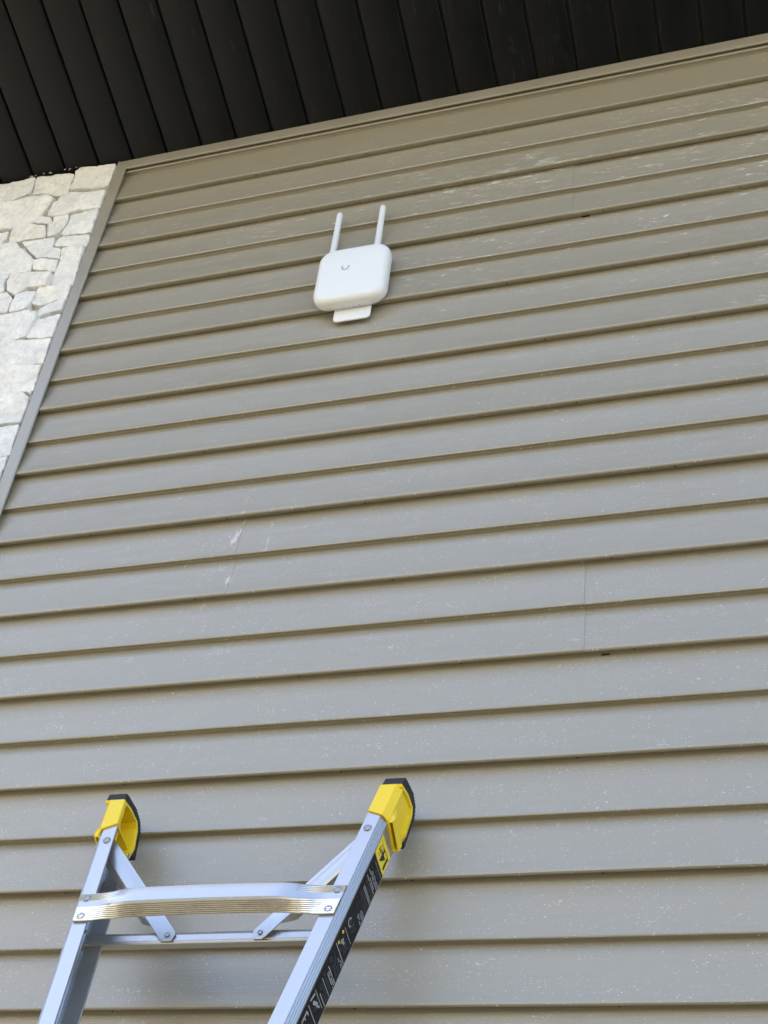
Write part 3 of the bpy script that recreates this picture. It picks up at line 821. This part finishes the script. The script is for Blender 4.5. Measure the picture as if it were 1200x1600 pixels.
mb.build('size_print', M_LK, ylab)
hi, lo = MB(), MB()
def block(l0, n, step, n0=-.0605, n1=-.022, bold=False, bright=False, h=.0013):
    for i in range(n):
        e = n1-random.uniform(0, .012) if random.random() < .5 else n1
        dashes(hi if bright else lo, n0, e, l0-i*step, h*(1.5 if bold else 1), dens=.9)
# (positions read down the rail)
block(-.0605, 5, .0032); block(-.0640, 1, .003, -.0605, -.026, False, True)
dashes(lo, -.060, -.020, -.0770, .0018)
block(-.0800, 3, .0034, -.0605, -.018, True, True); block(-.0925, 2, .0042, -.058, -.020, True, True, .0017)
block(-.1010, 4, .0030)
block(-.1130, 2, .0038, -.060, -.024, True, True, .0016); block(-.1220, 6, .0030, -.0605, -.019)
block(-.1420, 3, .0036, -.0605, -.036, True, True); block(-.1420, 3, .0036, -.033, -.017)
block(-.1540, 2, .0034, -.0605, -.040, True, True)
def bar(n0, n1, l0, w_, mbx=None, sk=0): (mbx or hi); dquad(mbx or hi, n0, n1, l0, l0-w_, .0006)
def seg(mbx, a, b, w_=.0008):
    a = Vector(a); b = Vector(b); d = (b-a).normalized(); q = Vector((-d.y, d.x))*w_/2
    P = [a+q, b+q, b-q, a-q]
    mbx.hexa([D(p.x, p.y, .0006) for p in P], [D(p.x, p.y, .0003) for p in P])
def stick_ladder(n, l, s, mbx):      # little A shaped pictogram, top towards -l
    ax, bx = (n-.006*s, l), (n+.006*s, l); t = (n, l-.016*s)
    seg(mbx, ax, (t[0]-.001, t[1])); seg(mbx, bx, (t[0]+.001, t[1]))
    for k in (1, 2, 3):
        q = k/4; seg(mbx, (ax[0]+(t[0]-ax[0])*q, l-.016*s*q), (bx[0]+(t[0]-bx[0])*q, l-.016*s*q), .0006)
yl = MB()
stick_ladder(-.046, -.1690, 1.1, lo); stick_ladder(-.036, -.1720, 1.0, lo)
for k in range(10):
    a0, a1 = math.radians(200+24*k), math.radians(200+24*(k+1))
    seg(hi, (-.031+.0062*math.cos(a0), -.1800+.0060*math.sin(a0)), (-.031+.0062*math.cos(a1), -.1800+.0060*math.sin(a1)), .0020)
bar(-.0565, -.0230, -.1965, .0012)
stick_ladder(-.048, -.2030, 1.2, lo); stick_ladder(-.037, -.2080, 1.3, lo)
seg(hi, (-.040, -.2120), (-.028, -.2160), .0042); seg(hi, (-.033, -.2090), (-.030, -.2200), .0030)
seg(yl, (-.0255, -.2030), (-.0215, -.2065), .0042); seg(yl, (-.0270, -.2240), (-.0225, -.2225), .0036)
bar(-.0600, -.0190, -.2290, .0016); block(-.2335, 2, .0036, -.0605, -.040, True, True)
block(-.2420, 6, .0030, -.0605, -.020); block(-.2640, 3, .0040, -.0600, -.021, True, True, .0019)
block(-.2790, 2, .0032); block(-.2870, 1, .003, -.060, -.024, True, True); block(-.2910, 4, .0030)
bar(-.0600, -.0350, -.3040, .0016); bar(-.0560, -.0200, -.3110, .0011)
seg(hi, (-.0230, -.3150), (-.0200, -.3300), .0030); seg(hi, (-.0410, -.3180), (-.0280, -.3260), .0052); seg(hi, (-.048, -.316), (-.040, -.322), .0030)
stick_ladder(-.040, -.3120, 1.2, lo)
bar(-.0560, -.0200, -.3370, .0012)
for (a, b, w_) in (((-.0230, -.3450), (-.0230, -.3640), .0028), ((-.0230, -.3450), (-.0300, -.3450), .0024), ((-.0230, -.3545), (-.0290, -.3545), .0022), ((-.0230, -.3640), (-.0310, -.3640), .0024), ((-.0480, -.3480), (-.0340, -.3600), .0046), ((-.0520, -.3560), (-.0440, -.3620), .0030)): seg(hi, a, b, w_)
bar(-.0560, -.0200, -.3720, .0012); block(-.380, 8, .0034); block(-.41, 3, .004, -.06, -.02, True, True); block(-.425, 9, .0032)
for o in (hi.build('bright_print', M_LW, black), lo.build('dim_print', M_LG, black), yl.build('yellow_print', M_LY, black)): o['kind'] = 'stuff'
